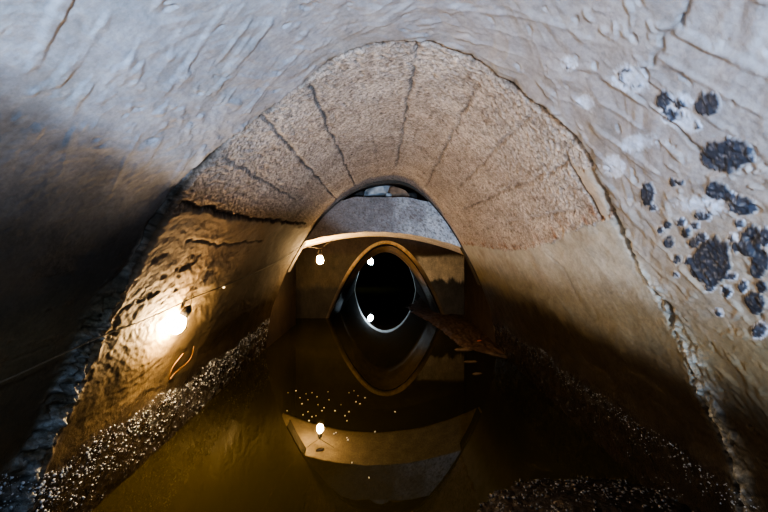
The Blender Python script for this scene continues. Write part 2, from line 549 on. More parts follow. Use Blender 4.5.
# colours (linear albedo)
n_lo = fbm(A * 3, D * 3, 201, 4); n_mid = fbm(A * 12, D * 12, 211, 4)
streak = fbm(A * 1.2, D * 16, 221, 3)
C = np.zeros(A.shape + (3,)) + np.array([0.34, 0.32, 0.33])
C = mixc(C, (0.29, 0.27, 0.265), sst(-.1, .5, n_lo) * .8)
C = mixc(C, (0.36, 0.315, 0.255), sst(1.75, 1.25, Z0) * (A > 0) * .75)
C = mixc(C, (0.42, 0.42, 0.45), sst(.1, .5, n_mid) * .35)
C = mixc(C, (0.032, 0.026, 0.018), near * (A < 0) * sst(1.78, 1.35, Z0 + .08 * n_lo) * .9)  # shade below the lamp cone put into the near-left plaster colour
Cr = np.zeros_like(C) + np.array([0.43, 0.36, 0.315])
Cr = mixc(Cr, (0.53, 0.46, 0.415), sst(-.2, .4, n_lo) * .8)
Cr = mixc(Cr, (0.16, 0.11, 0.075), sst(.15, .5, fbm(A * 20, D * 9, 231, 4)) * .5)
Cr = mixc(Cr, (0.15, 0.095, 0.055), sst(.1, -.6, A) * sst(2.05, 1.5, Z0) * .85)
Cr = mixc(Cr, (0.25, 0.10, 0.03), edgeR * sst(0.0, .4, n_mid) * .8)
Cr = mixc(Cr, (0.11, 0.08, 0.06), sst(.18, .42, grit) * .7)
Cr = mixc(Cr, (0.52, 0.43, 0.37), sst(-.18, -.42, grit) * .5)
Cr = mixc(Cr, (0.06, 0.045, 0.035), groove * .75)
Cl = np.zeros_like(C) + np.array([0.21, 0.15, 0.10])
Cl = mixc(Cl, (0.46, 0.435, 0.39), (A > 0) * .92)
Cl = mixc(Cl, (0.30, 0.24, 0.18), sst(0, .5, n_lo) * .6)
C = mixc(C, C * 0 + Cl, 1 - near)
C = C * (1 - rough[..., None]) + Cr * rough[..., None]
C = C * (1 - (patch * 1.0)[..., None]) + (patch * 1.0)[..., None] * np.array([0.46, 0.39, 0.33])
# damp and algae rising from the water
zz = Z0 + 0.10 * n_lo + 0.05 * streak
olive = sst(1.30, 1.02, zz)
C = mixc(C, (0.15, 0.115, 0.055), olive * np.where(A > 0, .8, .55) * (1 - rough * .6))
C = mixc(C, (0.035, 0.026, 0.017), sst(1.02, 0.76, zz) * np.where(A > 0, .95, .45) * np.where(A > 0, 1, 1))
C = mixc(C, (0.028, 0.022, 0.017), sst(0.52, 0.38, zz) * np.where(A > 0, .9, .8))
C = mixc(C, (0.045, 0.032, 0.02), (A < 0) * (1 - near) * sst(1.95, 1.45, zz) * sst(2.6, 3.8, D) * .88)  # shade put in: left vault darkened deeper in, against the bulb's glare
pale = sst(.1, .4, fbm(A * 3, D * 18, 241, 4)) * sst(1.0, 1.1, zz) * sst(1.35, 1.2, zz) * (A > 0) * (1 - near)
C = mixc(C, (0.34, 0.30, 0.25), pale * .5)
C = mixc(C, (0.10, 0.065, 0.035), chip * .4)
C = mixc(C, (0.34, 0.36, 0.36), np.clip(crustR * (.5 + 1.2 * grit2), 0, 1) * .6)
C = mixc(C, (0.26, 0.285, 0.30), np.clip(crustL * (.5 + 2.4 * fbm(A * 15, D * 15, 181, 4, .6)) * sst(1.15, .8, Z0), 0, 1) * .9)
C = mixc(C, (0.55, 0.54, 0.50), np.clip(streakR + jlip * .6, 0, 1) * .8)
C = mixc(C, (0.56, 0.62, 0.76), np.clip(halo * .75, 0, 1))
speck = sst(.12, .34, fbm(A * 85, D * 85, 77, 3))
C = mixc(C, (0.03, 0.038, 0.06), dark * (.95 - .35 * speck))
C = mixc(C, (0.04, 0.03, 0.022), np.clip(jcrack * sst(1.1, 1.3, Z0) + crack_shadow, 0, 1) * .9)
R = 0.62 - 0.1 * n_mid + 0.2 * rough
R = R - 0.25 * sst(1.1, .7, zz) - 0.1 * sst(.45, .35, zz)
R = np.clip(R + .25 * (A < 0) * sst(.55, .8, Z0), 0.22, 0.95)
R = R + (1 - R) * near * (A < 0) * sst(1.9, 1.5, Z0) * sst(.5, .8, Z0)
G = 0.25 + 2.2 * rough + 0.6 * sst(.6, .4, zz) + 1.2 * crust + .8 * chip
NRM = grid_normals(P)
if NRM[300, NU // 2, 2] > 0: NRM = -NRM
zsplit = 1.30
iL = int(np.argmax(prof(As)[1] > zsplit)); iR = NU - 1 - int(np.argmax(prof(As)[1][::-1] > zsplit))
tmpn = np.cross(P[300, NU // 2 + 1] - P[300, NU // 2], P[301, NU // 2] - P[300, NU // 2])
FLIP = tmpn[2] > 0
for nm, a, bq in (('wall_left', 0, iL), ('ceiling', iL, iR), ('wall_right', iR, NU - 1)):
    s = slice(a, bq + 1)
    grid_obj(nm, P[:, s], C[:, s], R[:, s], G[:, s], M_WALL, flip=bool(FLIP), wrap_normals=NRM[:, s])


def surf(a, d):
    i = int(np.clip(np.searchsorted(As, a), 1, NU - 2)); j = int(np.clip(np.searchsorted(rows, d), 1, len(rows) - 2))
    return Vector(P[j, i]), Vector(NRM[j, i])


# ------------------------------------------------------------------ generic noisy panel
def panel(name, Pts, colr, nrm, amp=0.012, rgh=0.75, grain=0.8, sc_=5.0, seed=300, flip=False, mat=M_WALL, kind='structure', coords=None):
    Pts = np.asarray(Pts, float)
    if coords is None:
        u = Pts[..., 0] + Pts[..., 1] * 0.9; v = Pts[..., 2] + Pts[..., 1] * 0.3
    else:
        u, v = coords
    d = amp * (fbm(u * sc_, v * sc_, seed, 4) + .4 * fbm(u * sc_ * 6, v * sc_ * 6, seed + 5, 3))
    Q = Pts + np.asarray(nrm, float) * d[..., None]
    n1 = fbm(u * 4, v * 4, seed + 9, 4); n2 = fbm(u * 22, v * 22, seed + 13, 3)
    Cc = np.asarray(colr, float) * np.ones(Pts.shape)
    Cc = Cc * (1 + .45 * n1 + .35 * n2)[..., None]
    return grid_obj(name, Q, Cc, np.zeros(d.shape) + rgh, np.zeros(d.shape) + grain, mat, kind, flip)


def lerp_grid(p00, p10, p01, p11, nu, nv):
    u = np.linspace(0, 1, nu)[None, :, None]; v = np.linspace(0, 1, nv)[:, None, None]
    p00, p10, p01, p11 = [np.asarray(p, float) for p in (p00, p10, p01, p11)]
    return (p00 * (1 - u) + p10 * u) * (1 - v) + (p01 * (1 - u) + p11 * u) * v


D1, D2, D3 = 5.0, 7.0, 11.0
LX0, LX1 = 5.03, 5.80        # lintel depth
# bridge arch (a low segmental arch across the chamber)


def soffit_z(x, d):
    k = (d - LX0) / (LX1 - LX0)
    return 1.53 - 0.055 * k - 0.155 * ((x + 0.09) / 1.0) ** 2


xs = np.linspace(-1.56, 1.56, 160)
Vsec = []
NB = 14
# front face of the bridge: from the soffit up to its uneven top, then soffit, back, as one swept strip
top_z = 1.985 + 0.012 * perlin(xs * 5, xs * 0, 4) - 0.22 * np.maximum(np.abs(xs) - .35, 0)
front = []
for k in np.linspace(0, 1, 30):
    front.append(np.stack([xs, np.full_like(xs, LX0), top_z * (1 - k) + soffit_z(xs, LX0) * k], 1))
for k in np.linspace(0.02, 1, 24):
    front.append(np.stack([xs, np.full_like(xs, LX0) + (LX1 - LX0) * k, soffit_z(xs, LX0 + (LX1 - LX0) * k)], 1))
for k in np.linspace(0.05, 1, 8):
    front.append(np.stack([xs, np.full_like(xs, LX1), soffit_z(xs, LX1) * (1 - k) + 1.98 * k], 1))
tp = []
for k in np.linspace(0.1, 1, 8):
    front.append(np.stack([xs, LX1 + (LX0 - LX1) * k + xs * 0, 1.98 * (1 - k) + top_z * k], 1))
PF = np.array(front)
cc = np.zeros(PF.shape) + np.array([0.80, 0.66, 0.50])
fx, fz = PF[..., 0], PF[..., 2]
face = np.zeros(PF.shape[:2]); face[:30] = 1
peb = fbm(fx * 30, fz * 30, 401, 3)
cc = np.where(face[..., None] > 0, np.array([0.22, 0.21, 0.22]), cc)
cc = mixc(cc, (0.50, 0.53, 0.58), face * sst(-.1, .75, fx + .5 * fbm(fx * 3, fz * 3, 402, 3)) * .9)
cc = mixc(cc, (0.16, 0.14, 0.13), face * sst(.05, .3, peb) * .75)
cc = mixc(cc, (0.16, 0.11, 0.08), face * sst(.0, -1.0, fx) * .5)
cc[30:54] *= (1 + .25 * fbm(fx[30:54] * 5, PF[30:54, :, 1] * 5, 403, 4))[..., None]
nudge = (0.010 * fbm(fx * 24, fz * 24, 405, 3) + 0.008 * fbm(fx * 5, fz * 5, 406, 3)) * face
PF[..., 1] -= nudge
lip = 0.012 * fbm(fx * 7, fx * 0, 407, 3)
PF[28:33, :, 2] += lip[28:33]
o = grid_obj('trim_1', PF, cc, np.zeros(fx.shape) + .8, np.zeros(fx.shape) + 1.0, M_WALL, 'structure', True)

# ring under the end of the vault (edge of an older shell), shade put in its dark colour
an = np.linspace(-1.9, 1.9, 180)
rx_, rz_ = prof(an); nx_, nz_ = prof_normal(an)
th = 0.012 + 0.034 * np.exp(-(an / 0.42) ** 2)
ring = []
for (off, dd) in ((-0.04, 4.995), (0.0, 4.995), (.33, 5.0), (.66, 5.0), (1.0, 5.0), (1.0, 5.02), (1.0, 5.18), (-.3, 5.18)):
    oo = off * th
    ring.append(np.stack([rx_ + nx_ * oo, np.zeros_like(an) + dd, rz_ + nz_ * oo], 1))
RG = np.array(ring)
panel('trim_2', RG, (0.07, 0.06, 0.05), (0, -1, 0), amp=0.006, seed=420, sc_=9)

# end of the vault shell and chamber
WX = 1.49
CH = 2.9
# chamber side walls with a gate groove before the end wall on the left


def side_wall(name, prof_xy, colr, seed, flip):
    pts = []
    # resample polyline in plan
    dense = []
    for i in range(len(prof_xy) - 1):
        a = np.array(prof_xy[i]); bq = np.array(prof_xy[i + 1])
        n = max(2, int(np.linalg.norm(bq - a) / 0.035))
        for k in range(n): dense.append(a + (bq - a) * k / n)
    dense.append(np.array(prof_xy[-1]))
    dense = np.array(dense)
    s = np.concatenate([[0], np.cumsum(np.linalg.norm(np.diff(dense, axis=0), axis=1))])
    zs = np.linspace(-0.35, CH, 90)
    G_ = np.zeros((90, len(dense), 3))
    G_[..., 0] = dense[:, 0]; G_[..., 1] = dense[:, 1]; G_[..., 2] = zs[:, None]
    u = np.broadcast_to(s, (90, len(s))); v = np.broadcast_to(zs[:, None], (90, len(s)))
    Cc = np.asarray(colr) * np.ones(G_.shape)
    zn = v + .12 * fbm(u * 3, v * 3, seed, 3)
    Cc = mixc(Cc, (0.045, 0.03, 0.02), sst(.75, .5, zn) * .7)
    Cc = Cc * (1 + .4 * fbm(u * 6, v * 3, seed + 3, 4))[..., None]
    sgn = 1 if dense[0, 0] < 0 else -1
    G_[..., 0] += sgn * .012 * fbm(u * 5, v * 5, seed + 6, 4)
    return grid_obj(name, G_, Cc, np.zeros(u.shape) + .9, np.zeros(u.shape) + .8, M_WALL, 'structure', flip)


side_wall('wall_chamber_left', [(-1.56, 4.99), (-1.50, 5.06), (-1.455, 6.40), (-1.43, 6.44), (-1.55, 6.47), (-1.60, 6.9), (-1.60, 7.05)], (0.022, 0.017, 0.013), 510, False)
side_wall('wall_chamber_right', [(1.56, 4.99), (1.50, 5.06), (1.46, 6.55), (1.435, 6.62), (1.55, 6.65), (1.60, 6.9), (1.60, 7.05)], (0.03, 0.02, 0.014), 520, True)
# chamber roof
g = lerp_grid((-1.65, 4.98, CH), (1.65, 4.98, CH), (-1.65, 7.1, CH), (1.65, 7.1, CH), 40, 40)
panel('ceiling_chamber', g, (0.08, 0.06, 0.045), (0, 0, 1), seed=530, flip=True)
# closing wall above the vault, seen only from inside the chamber
na = 120
an2 = np.linspace(ARC0, ARC1, na)
px_, pz_ = prof(an2)
outer = np.stack([np.clip(px_ * 1.5, -1.62, 1.62), np.where(pz_ > 1.0, CH, np.clip(pz_, -.35, CH))], 1)
outer[:, 1] = np.where(np.abs(px_) < 1.45, CH, outer[:, 1])
G_ = np.zeros((10, na, 3))
for j, k in enumerate(np.linspace(0, 1, 10)):
    G_[j, :, 0] = px_ * (1 - k) + outer[:, 0] * k; G_[j, :, 2] = pz_ * (1 - k) + outer[:, 1] * k; G_[j, :, 1] = 5.0
panel('wall_chamber_front', G_, (0.14, 0.10, 0.07), (0, 1, 0), amp=0.002, seed=540)

# ------------------------------------------------------------------ end wall with a parabolic opening
def p2(s, zt, k=0.93, x0=0.09, zb=-0.35, sat=0.0):
    tm = zt - zb
    t = tm * s * s
    w_ = k * np.sqrt(t) * np.where(t > 1.0, 1 - 0.02 * (t - 1.0), 1)
    if sat: w_ = w_ * (1 - sat) + sat * .97 * np.tanh(1.12 * w_ / .97 + .35 * (w_ / .97) ** 3)
    return np.sign(s) * w_ + x0, zt - t


ns = 180
s_ = np.linspace(-1, 1, ns)
ax, az = p2(s_, 1.41)
# outline the wall is stretched to
ox = np.clip(ax + np.sign(s_) * np.abs(s_) ** .8 * 2.0, -1.66, 1.66)
oz = np.clip(CH - np.maximum(np.abs(s_) - 0.55, 0) / 0.45 * (CH + .35), -0.35, CH)
nr = 70
G_ = np.zeros((nr, ns, 3))
tt = np.linspace(0, 1, nr) ** 1.4
for j, k in enumerate(tt):
    G_[j, :, 0] = ax * (1 - k) + ox * k; G_[j, :, 2] = az * (1 - k) + oz * k; G_[j, :, 1] = D2
# rounded arris into the opening
arr = []
ia = np.stack([ax, az], 1)
tx = np.gradient(ax); tz = np.gradient(az); l = np.hypot(tx, tz); inx, inz = tz / l, -tx / l
for k in np.linspace(0, 1, 6):
    a_ = math.pi / 2 * k
    off = 0.06 * math.sin(a_); dep = 0.06 * (1 - math.cos(a_))
    arr.append((off, dep))
ARR = np.zeros((6, ns, 3))
for j, (off, dep) in enumerate(arr[::-1]):
    # j=0 deepest inside
    ARR[j, :, 0] = ax + inx * off; ARR[j, :, 2] = az + inz * off; ARR[j, :, 1] = D2 + dep + .0
G_ = np.concatenate([ARR[:-1], G_], 0)
gx, gz = G_[..., 0], G_[..., 2]
Cc = np.zeros(G_.shape) + np.array([0.085, 0.066, 0.04])
n1 = fbm(gx * 4, gz * 4, 601, 4)
Cc = mixc(Cc, (0.075, 0.05, 0.036), sst(1.13, 1.22, gz + .05 * n1))
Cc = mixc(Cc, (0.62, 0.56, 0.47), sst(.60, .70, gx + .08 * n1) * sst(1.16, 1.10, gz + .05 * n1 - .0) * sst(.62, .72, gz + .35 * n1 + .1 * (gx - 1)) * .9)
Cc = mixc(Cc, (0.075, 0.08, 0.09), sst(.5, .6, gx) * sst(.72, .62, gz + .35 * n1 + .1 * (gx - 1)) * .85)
Cc = mixc(Cc, (0.03, 0.027, 0.022), sst(.60, .52, gz + .12 * n1) * (gx < .5) * .85)
Cc[:7] = mixc(Cc[:7] * 0 + np.array([0.85, 0.60, 0.36]), (0.10, 0.08, 0.06), sst(1.1, .45, gz[:7] + .1 * n1[:7] - .25 * (gx[:7] > 0)))  # warm bulb light painted on the arris, fading to dark lower down
Cc = Cc * (1 + .35 * n1 + .25 * fbm(gx * 20, gz * 20, 605, 3))[..., None]
G_[6:, :, 1] -= (.014 * fbm(gx * 4, gz * 4, 608, 4))[6:] + .010 * (sst(1.13, 1.20, gz))[6:]
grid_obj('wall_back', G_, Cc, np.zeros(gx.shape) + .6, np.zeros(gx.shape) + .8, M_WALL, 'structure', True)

# the small tunnel behind it
nd = 110
ds = np.linspace(D2 + .06, D3 - .1, nd)
G_ = np.zeros((nd, ns, 3))
for j, d in enumerate(ds):
    k = (d - D2) / (D3 - D2)
    m_ = min(1.0, (d - D2) / .6)  # splay added so the mouth catches the bulb light
    xx, zz_ = p2(s_, 1.40 - .11 * m_ - .08 * k, x0=0.09 + .03 * k, sat=k)
    tx = np.gradient(xx); tz = np.gradient(zz_); l = np.hypot(tx, tz)
    off = .06 + .05 * m_ - .09 * k
    G_[j, :, 0] = xx + tz / l * off; G_[j, :, 2] = zz_ - tx / l * off; G_[j, :, 1] = d
gx, gy, gz = G_[..., 0], G_[..., 1], G_[..., 2]
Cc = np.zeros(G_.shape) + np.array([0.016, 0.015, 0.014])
Cc = mixc(Cc, (0.80, 0.58, 0.36), sst(7.95, 7.6, gy) * sst(.3, .9, gz))  # bulb glow put into the mouth's colour; deeper walls stay near black
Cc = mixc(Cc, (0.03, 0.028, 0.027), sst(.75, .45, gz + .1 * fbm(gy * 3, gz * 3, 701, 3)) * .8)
Cc = Cc * (1 + .4 * fbm(gy * 5, (gx + gz) * 5, 702, 4))[..., None]
dsp = .012 * fbm(gy * 4, (gz + gx) * 4, 703, 4)
G_[..., 2] += dsp
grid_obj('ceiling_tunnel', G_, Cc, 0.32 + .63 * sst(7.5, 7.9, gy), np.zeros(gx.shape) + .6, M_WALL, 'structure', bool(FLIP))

# lip at the far mouth of the small tunnel, painted near white as if lamplit
lipg = []
for off, dd_ in ((-.10, D3 - .11), (0.0, D3 - .11), (.012, D3 - .10), (.015, D3 - .05), (.015, D3 + .02), (.015, D3 + .1), (.015, D3 + .18), (0, D3 + .2), (-.1, D3 + .2)):
    xx, zz_ = p2(s_, 1.20, x0=.12, sat=1)
    tx = np.gradient(xx); tz = np.gradient(zz_); l = np.hypot(tx, tz)
    lipg.append(np.stack([xx + tz / l * off, np.zeros_like(xx) + dd_, zz_ - tx / l * off], 1))
panel('trim_3', np.array(lipg), (.8, .8, .8), (0, 1, 0), amp=.004, seed=705, rgh=.5)

# far dark chamber
FX = 2.3
panel('wall_far_left', lerp_grid((-FX, D3, -.35), (-FX, 20, -.35), (-FX, D3, 3), (-FX, 20, 3), 40, 20), (.018, .018, .02), (1, 0, 0), seed=710, flip=True)
panel('wall_far_right', lerp_grid((FX, D3, -.35), (FX, 20, -.35), (FX, D3, 3), (FX, 20, 3), 40, 20), (.018, .018, .02), (1, 0, 0), seed=711)
panel('ceiling_far', lerp_grid((-FX, D3, 3), (FX, D3, 3), (-FX, 20, 3), (FX, 20, 3), 20, 40), (.018, .018, .02), (0, 0, 1), seed=712, flip=True)
panel('wall_far_back', lerp_grid((-FX, 20, -.35), (FX, 20, -.35), (-FX, 20, 3), (FX, 20, 3), 30, 20), (.012, .012, .014), (0, 1, 0), seed=713)
# wall around the far mouth
xx, zz_ = p2(s_, 1.20, x0=.12, sat=1)
ox = np.clip(xx + np.sign(s_) * np.abs(s_) ** .8 * 2.6, -FX, FX)
oz = np.clip(3 - np.maximum(np.abs(s_) - 0.55, 0) / 0.45 * 3.35, -0.35, 3)
G_ = np.zeros((12, ns, 3))
for j, k in enumerate(np.linspace(0, 1, 12)):
    G_[j, :, 0] = xx * (1 - k) + ox * k; G_[j, :, 2] = zz_ * (1 - k) + oz * k; G_[j, :, 1] = D3
panel('wall_far_front', G_, (.05, .05, .05), (0, 1, 0), amp=.003, seed=714)

# floor under the water
panel('floor', lerp_grid((-2.4, -3, -.36), (2.4, -3, -.36), (-2.4, 20, -.36), (2.4, 20, -.36), 30, 120), (.04, .03, .02), (0, 0, 1), amp=.02, seed=720)

# ------------------------------------------------------------------ water
def plain_grid(name, P_, mat):
    ny, nx = P_.shape[:2]
    Fc = [(j * nx + i, j * nx + i + 1, (j + 1) * nx + i + 1, (j + 1) * nx + i) for j in range(ny - 1) for i in range(nx - 1)]
    return mesh_obj(name, P_.reshape(-1, 3), Fc, mat)


w = plain_grid('water', lerp_grid((-1.62, -3, 0), (1.62, -3, 0), (-1.62, 20, 0), (1.62, 20, 0), 8, 60), M_WATER)
tag(w, 'still murky olive brown water flooding the whole tunnel floor', 'water', kind='stuff')

# ------------------------------------------------------------------ mud bank on the right
path = [(4.3, 1.58, 1.60), (4.55, 1.50, 1.62), (4.7, 1.36, 1.62), (4.9, 1.16, 1.62), (5.1, 0.95, 1.60), (5.6, .90, 1.58), (6.1, 0.84, 1.55), (6.75, 0.70, 1.53), (7.3, 0.55, 1.25), (7.8, .36, 1.15), (8.15, .22, 1.1), (8.5, .4, 1.08), (9.6, .95, 1.07)]
pd = np.array([p[0] for p in path]); pl = np.array([p[1] for p in path]); pr = np.array([p[2] for p in path])
dd = np.linspace(4.3, 9.6, 200); uu = np.linspace(0, 1, 60)
U, DD = np.meshgrid(uu, dd)
lft = np.interp(DD, pd, pl) + .06 * fbm(DD * 4, DD * 0, 801, 4) + .03 * fbm(DD * 16, DD * 0, 803, 3)
rgt = np.interp(DD, pd, pr)
MX = lft + (rgt - lft) * U
hgt = (0.05 + 0.06 * sst(0, .8, U)) * (1 - 0.6 * sst(6.8, 8.0, DD)) * np.interp(DD, [4.3, 4.8, 5.4], [.5, .7, 1.])
MZ = -0.03 + hgt * sst(0, .3, U) + 0.022 * fbm(MX * 6, DD * 6, 805, 4) + .018 * fbm(MX * 22, DD * 22, 807, 3)
MZ[:, 0] = -.08
Pm = np.stack([MX, DD, MZ], 2)
mb = plain_grid('mud_bank', Pm, M_MUD)
tag(mb, 'brown wet mud bank running along the right wall into the small arched opening', 'mud')

# foreground heap of black silt, bottom right
hx = np.linspace(0.15, 1.62, 130); hy = np.linspace(1.15, 2.5, 120)
HX, HY = np.meshgrid(hx, hy)
rr = np.hypot((HX - 1.02) / .72, (HY - 1.75) / .62)
HZ = -.10 + .21 * np.exp(-(rr * 1.05) ** 2) + .10 * sst(.7, 1.7, HX) * sst(2.5, 1.8, HY) + .022 * fbm(HX * 7, HY * 7, 811, 4) + .014 * fbm(HX * 30, HY * 30, 815, 3)
edge = np.minimum(np.minimum(HX - .15, HY - 1.15), 2.5 - HY)
HZ = np.where(edge < .05, np.minimum(HZ, -.06), HZ)
hp = plain_grid('silt_heap', np.stack([HX, HY, HZ], 2), M_HEAP)
tag(hp, 'low heap of black wet silt rising from the water in the lower right foreground', 'silt')


# ------------------------------------------------------------------ beads of mineral / water on the walls
def ico(sub=1):
    bm = bmesh.new(); bmesh.ops.create_icosphere(bm, subdivisions=sub, radius=1)
    V = np.array([v.co[:] for v in bm.verts]); Fc = np.array([[v.index for v in f.verts] for f in bm.faces]); bm.free()
    return V, Fc


IV, IF = ico(1)
IV2, IF2 = ico(2)


def beads(name, pts, mat, label, cat):
    Vs = []; Fs = []; n = 0
    for p, nrm, r in pts:
        q = np.array([r * random.uniform(.7, 1.3), r * random.uniform(.7, 1.4), r * random.uniform(.7, 1.2)])
        Vs.append(IV * q + np.array(p) + np.array(nrm) * r * .3); Fs.append(IF + n); n += len(IV)
    o = mesh_obj(name, np.concatenate(Vs), np.concatenate(Fs).tolist(), mat)
    return tag(o, label, cat, kind='stuff')


arcz = lambda z, side: float(np.interp(z, _z[:2001], _arc[:2001])) if side < 0 else float(np.interp(-z, -_z[2000:], _arc[2000:]))
pts = []
while len(pts) < 4200:
    d = math.exp(random.uniform(math.log(.75), math.log(5.0)))
    z = random.uniform(-.0, .62)
    lim = .40 + .06 * float(perlin(d * 3, 0.5, 3)) + .18 * math.exp(-((d - 1.2) / .4) ** 2)
    if z > lim: continue
    keep = 0.12 + .88 * (z / lim) ** 1.3
    if float(fbm(np.array(d * 9), np.array(z * 14), 901, 3)) + random.uniform(-.4, .4) < -.1 - .2 * keep: continue
    if random.random() > keep: continue
    p, n = surf(arcz(z, -1), d)
    pts.append((p, n, random.choice([.0012, .0015, .0015, .002, .002, .0028, .004, .0055]) * (1 + .25 * (d > 3)) * (1.25 if d < 1.7 else 1)))
beads('mineral_beads', pts, M_DROP, 'white wet mineral beads crusting the lower left wall above the water', 'mineral beads')
pts = []
while len(pts) < 900:
    d = math.exp(random.uniform(math.log(.9), math.log(5.0)))
    z = random.uniform(.05, .50)
    lim = .42 + .05 * float(perlin(d * 3, 0.5, 13))
    if z > lim: continue
    if random.random() > math.exp(-((z - lim + .04) / .07) ** 2) * .9 + .12: continue
    p, n = surf(arcz(z, 1), d)
    pts.append((p, n, random.choice([.002, .0025, .003, .004])))
beads('mineral_beads', pts, M_DROP, 'sparse pale mineral beads along the tide line of the dark right wall', 'mineral beads')
pts = []
for k in range(1500):
    i = random.randrange(5, 125); j = random.randrange(5, 115)
    if HZ[j, i] < 0.0: continue
    pts.append(((HX[j, i] + random.uniform(-.006, .006), HY[j, i] + random.uniform(-.006, .006), HZ[j, i]), (0, 0, 1), random.choice([.003, .004, .005, .007, .009])))
beads('wet_gravel', pts, M_BEAD, 'glistening wet gravel scattered over the black silt heap in the foreground', 'gravel')


# ------------------------------------------------------------------ stones wedged over the bridge arch
def stone(name, px0, px1, py0, py1, d, dep, mat, label, seed, skew=0.0):
    a = at(px0, py1, d); bq = at(px1, py0, d)
    w_, h_ = bq.x - a.x, bq.z - a.z
    bm = bmesh.new()
    bmesh.ops.create_cube(bm, size=1)
    bmesh.ops.subdivide_edges(bm, edges=bm.edges[:], cuts=5, use_grid_fill=True)
    rs = random.Random(seed)
    planes = [Vector((rs.uniform(-1, 1), rs.uniform(-1, .2), rs.uniform(-.6, 1))).normalized() for _ in range(7)]
    for v in bm.verts:
        c = v.co
        c = c * (1 - .22 * (c.length / .87) ** 2)
        for pl_ in planes:
            t = c.dot(pl_) - .40
            if t > 0: c = c - pl_ * t
        c = c * 1.2
        c.x += skew * c.z
        nn = float(perlin(c.x * 5 + seed, c.z * 5 + c.y * 3, seed)) * .05
        v.co = Vector((c.x * w_ * (1 + nn), c.y * dep, c.z * h_ * (1 + nn)))
    V = [v.co + Vector(((a.x + bq.x) / 2, d + dep / 2, (a.z + bq.z) / 2)) for v in bm.verts]
    Fc = [[v.index for v in f.verts] for f in bm.faces]
    bm.free()
    o = mesh_obj(name, V, Fc, mat, smooth=False, origin=((a.x + bq.x) / 2, d + dep / 2, (a.z + bq.z) / 2))
    return tag(o, label, 'stone', 'stones wedged above the bridge arch')


stone('stone', 364, 389, 183.5, 197.5, 5.20, .22, M_STONE, 'large pale grey stone wedged under the vault crown', 3, .5)
stone('stone', 389, 407, 185.5, 198.5, 5.19, .2, M_BROWNSTONE, 'brown wedge shaped stone right of the pale grey one', 5, -.5)
stone('stone', 354, 365, 191, 198.5, 5.21, .12, M_DARKSTONE, 'small dark stone left of the pale grey one', 8)
stone('stone', 386, 391.5, 193, 198.5, 5.15, .06, M_STONE, 'little bluish pebble between the grey and brown stones', 9)
stone('stone', 407, 417, 191.5, 198.5, 5.21, .12, M_DARKSTONE, 'small dark stone right of the brown one', 12)


# ------------------------------------------------------------------ bulbs and cable
BULB = [(0.0012, -.036), (.010, -.0345), (.019, -.0295), (.026, -.021), (.0295, -.010), (.030, 0), (.0285, .010), (.0245, .019), (.0195, .027), (.0155, .034), (.0135, .040)]


def bulb(loc, axis, mat, label, scale=1.0, cord=None):
    """axis: the direction the socket points to, seen from the glass"""
    ax = Vector(axis).normalized()
    t = thing('light_bulb', label, 'light bulb', loc)
    L = Vector(loc)
    V, Fc = lathe_geo([(r * scale, h * scale) for r, h in BULB], L, ax)
    mesh_obj('bulb', V, Fc, mat, t)
    V, Fc = lathe_geo([(.015 * scale, .036 * scale), (.0185 * scale, .040 * scale), (.019 * scale, .062 * scale), (.0165 * scale, .074 * scale), (.009 * scale, .084 * scale), (.004 * scale, .09 * scale)], L, ax)
    mesh_obj('socket', V, Fc, M_SOCKET, t)
    if cord:
        V, Fc = tube_geo(smooth_path([L + ax * .088 * scale] + cord), .003)
        mesh_obj('cord', V, Fc, M_CABLE, t)
    return t


# bulb by the left wall
bA_, bD_ = pix(178, 325)
bw = wall_pt(178, 325, 0.0)
blamp = at(177, 325, bD_ * .95)
nail = wall_pt(190, 297, 0.02)
tB = bulb(blamp, (nail - blamp) + Vector((0.05, 0, .05)), M_WARM, 'glaring warm bulb hanging close to the left wall', 1.5, [nail + Vector((.01, -.02, .02)), nail])
# loose wire loop below it
lw = smooth_path([wall_pt(190, 345, .03), wall_pt(186, 358, .03), wall_pt(172, 372, .02), wall_pt(167, 379, .015), wall_pt(170, 366, .02), wall_pt(179, 352, .03)])
V, Fc = tube_geo(lw, .0035)
o = mesh_obj('wire', V, Fc, M_WIRE)
tag(o, 'thin brown loop of loose wire on the left wall below the glaring bulb', 'wire')

# bulb under the bridge arch
b1 = at(320, 260, 5.25)
corner = wall_pt(300.5, 246.5, .02); corner.y = 4.97
hook = at(334, 253.5, 5.3); hook.z = soffit_z(hook.x, 5.3) - .02
tie = b1 + Vector((0, .0, .152))
t1 = bulb(b1, (0, 0, 1), M_WARM2, 'round yellow bulb hanging under the left end of the bridge arch', 1.6, [tie])
# far cold lamp
b2 = at(370.5, 261.5, 11.12)
zc = 1.39 - .19 * (10.75 - D2) / (D3 - D2)
t2 = bulb(b2, (-.4, .35, 1), M_COLD, 'cold white lamp at the far end of the small arched tunnel', 2.6, [b2 + Vector((-.11, .10, .30))])
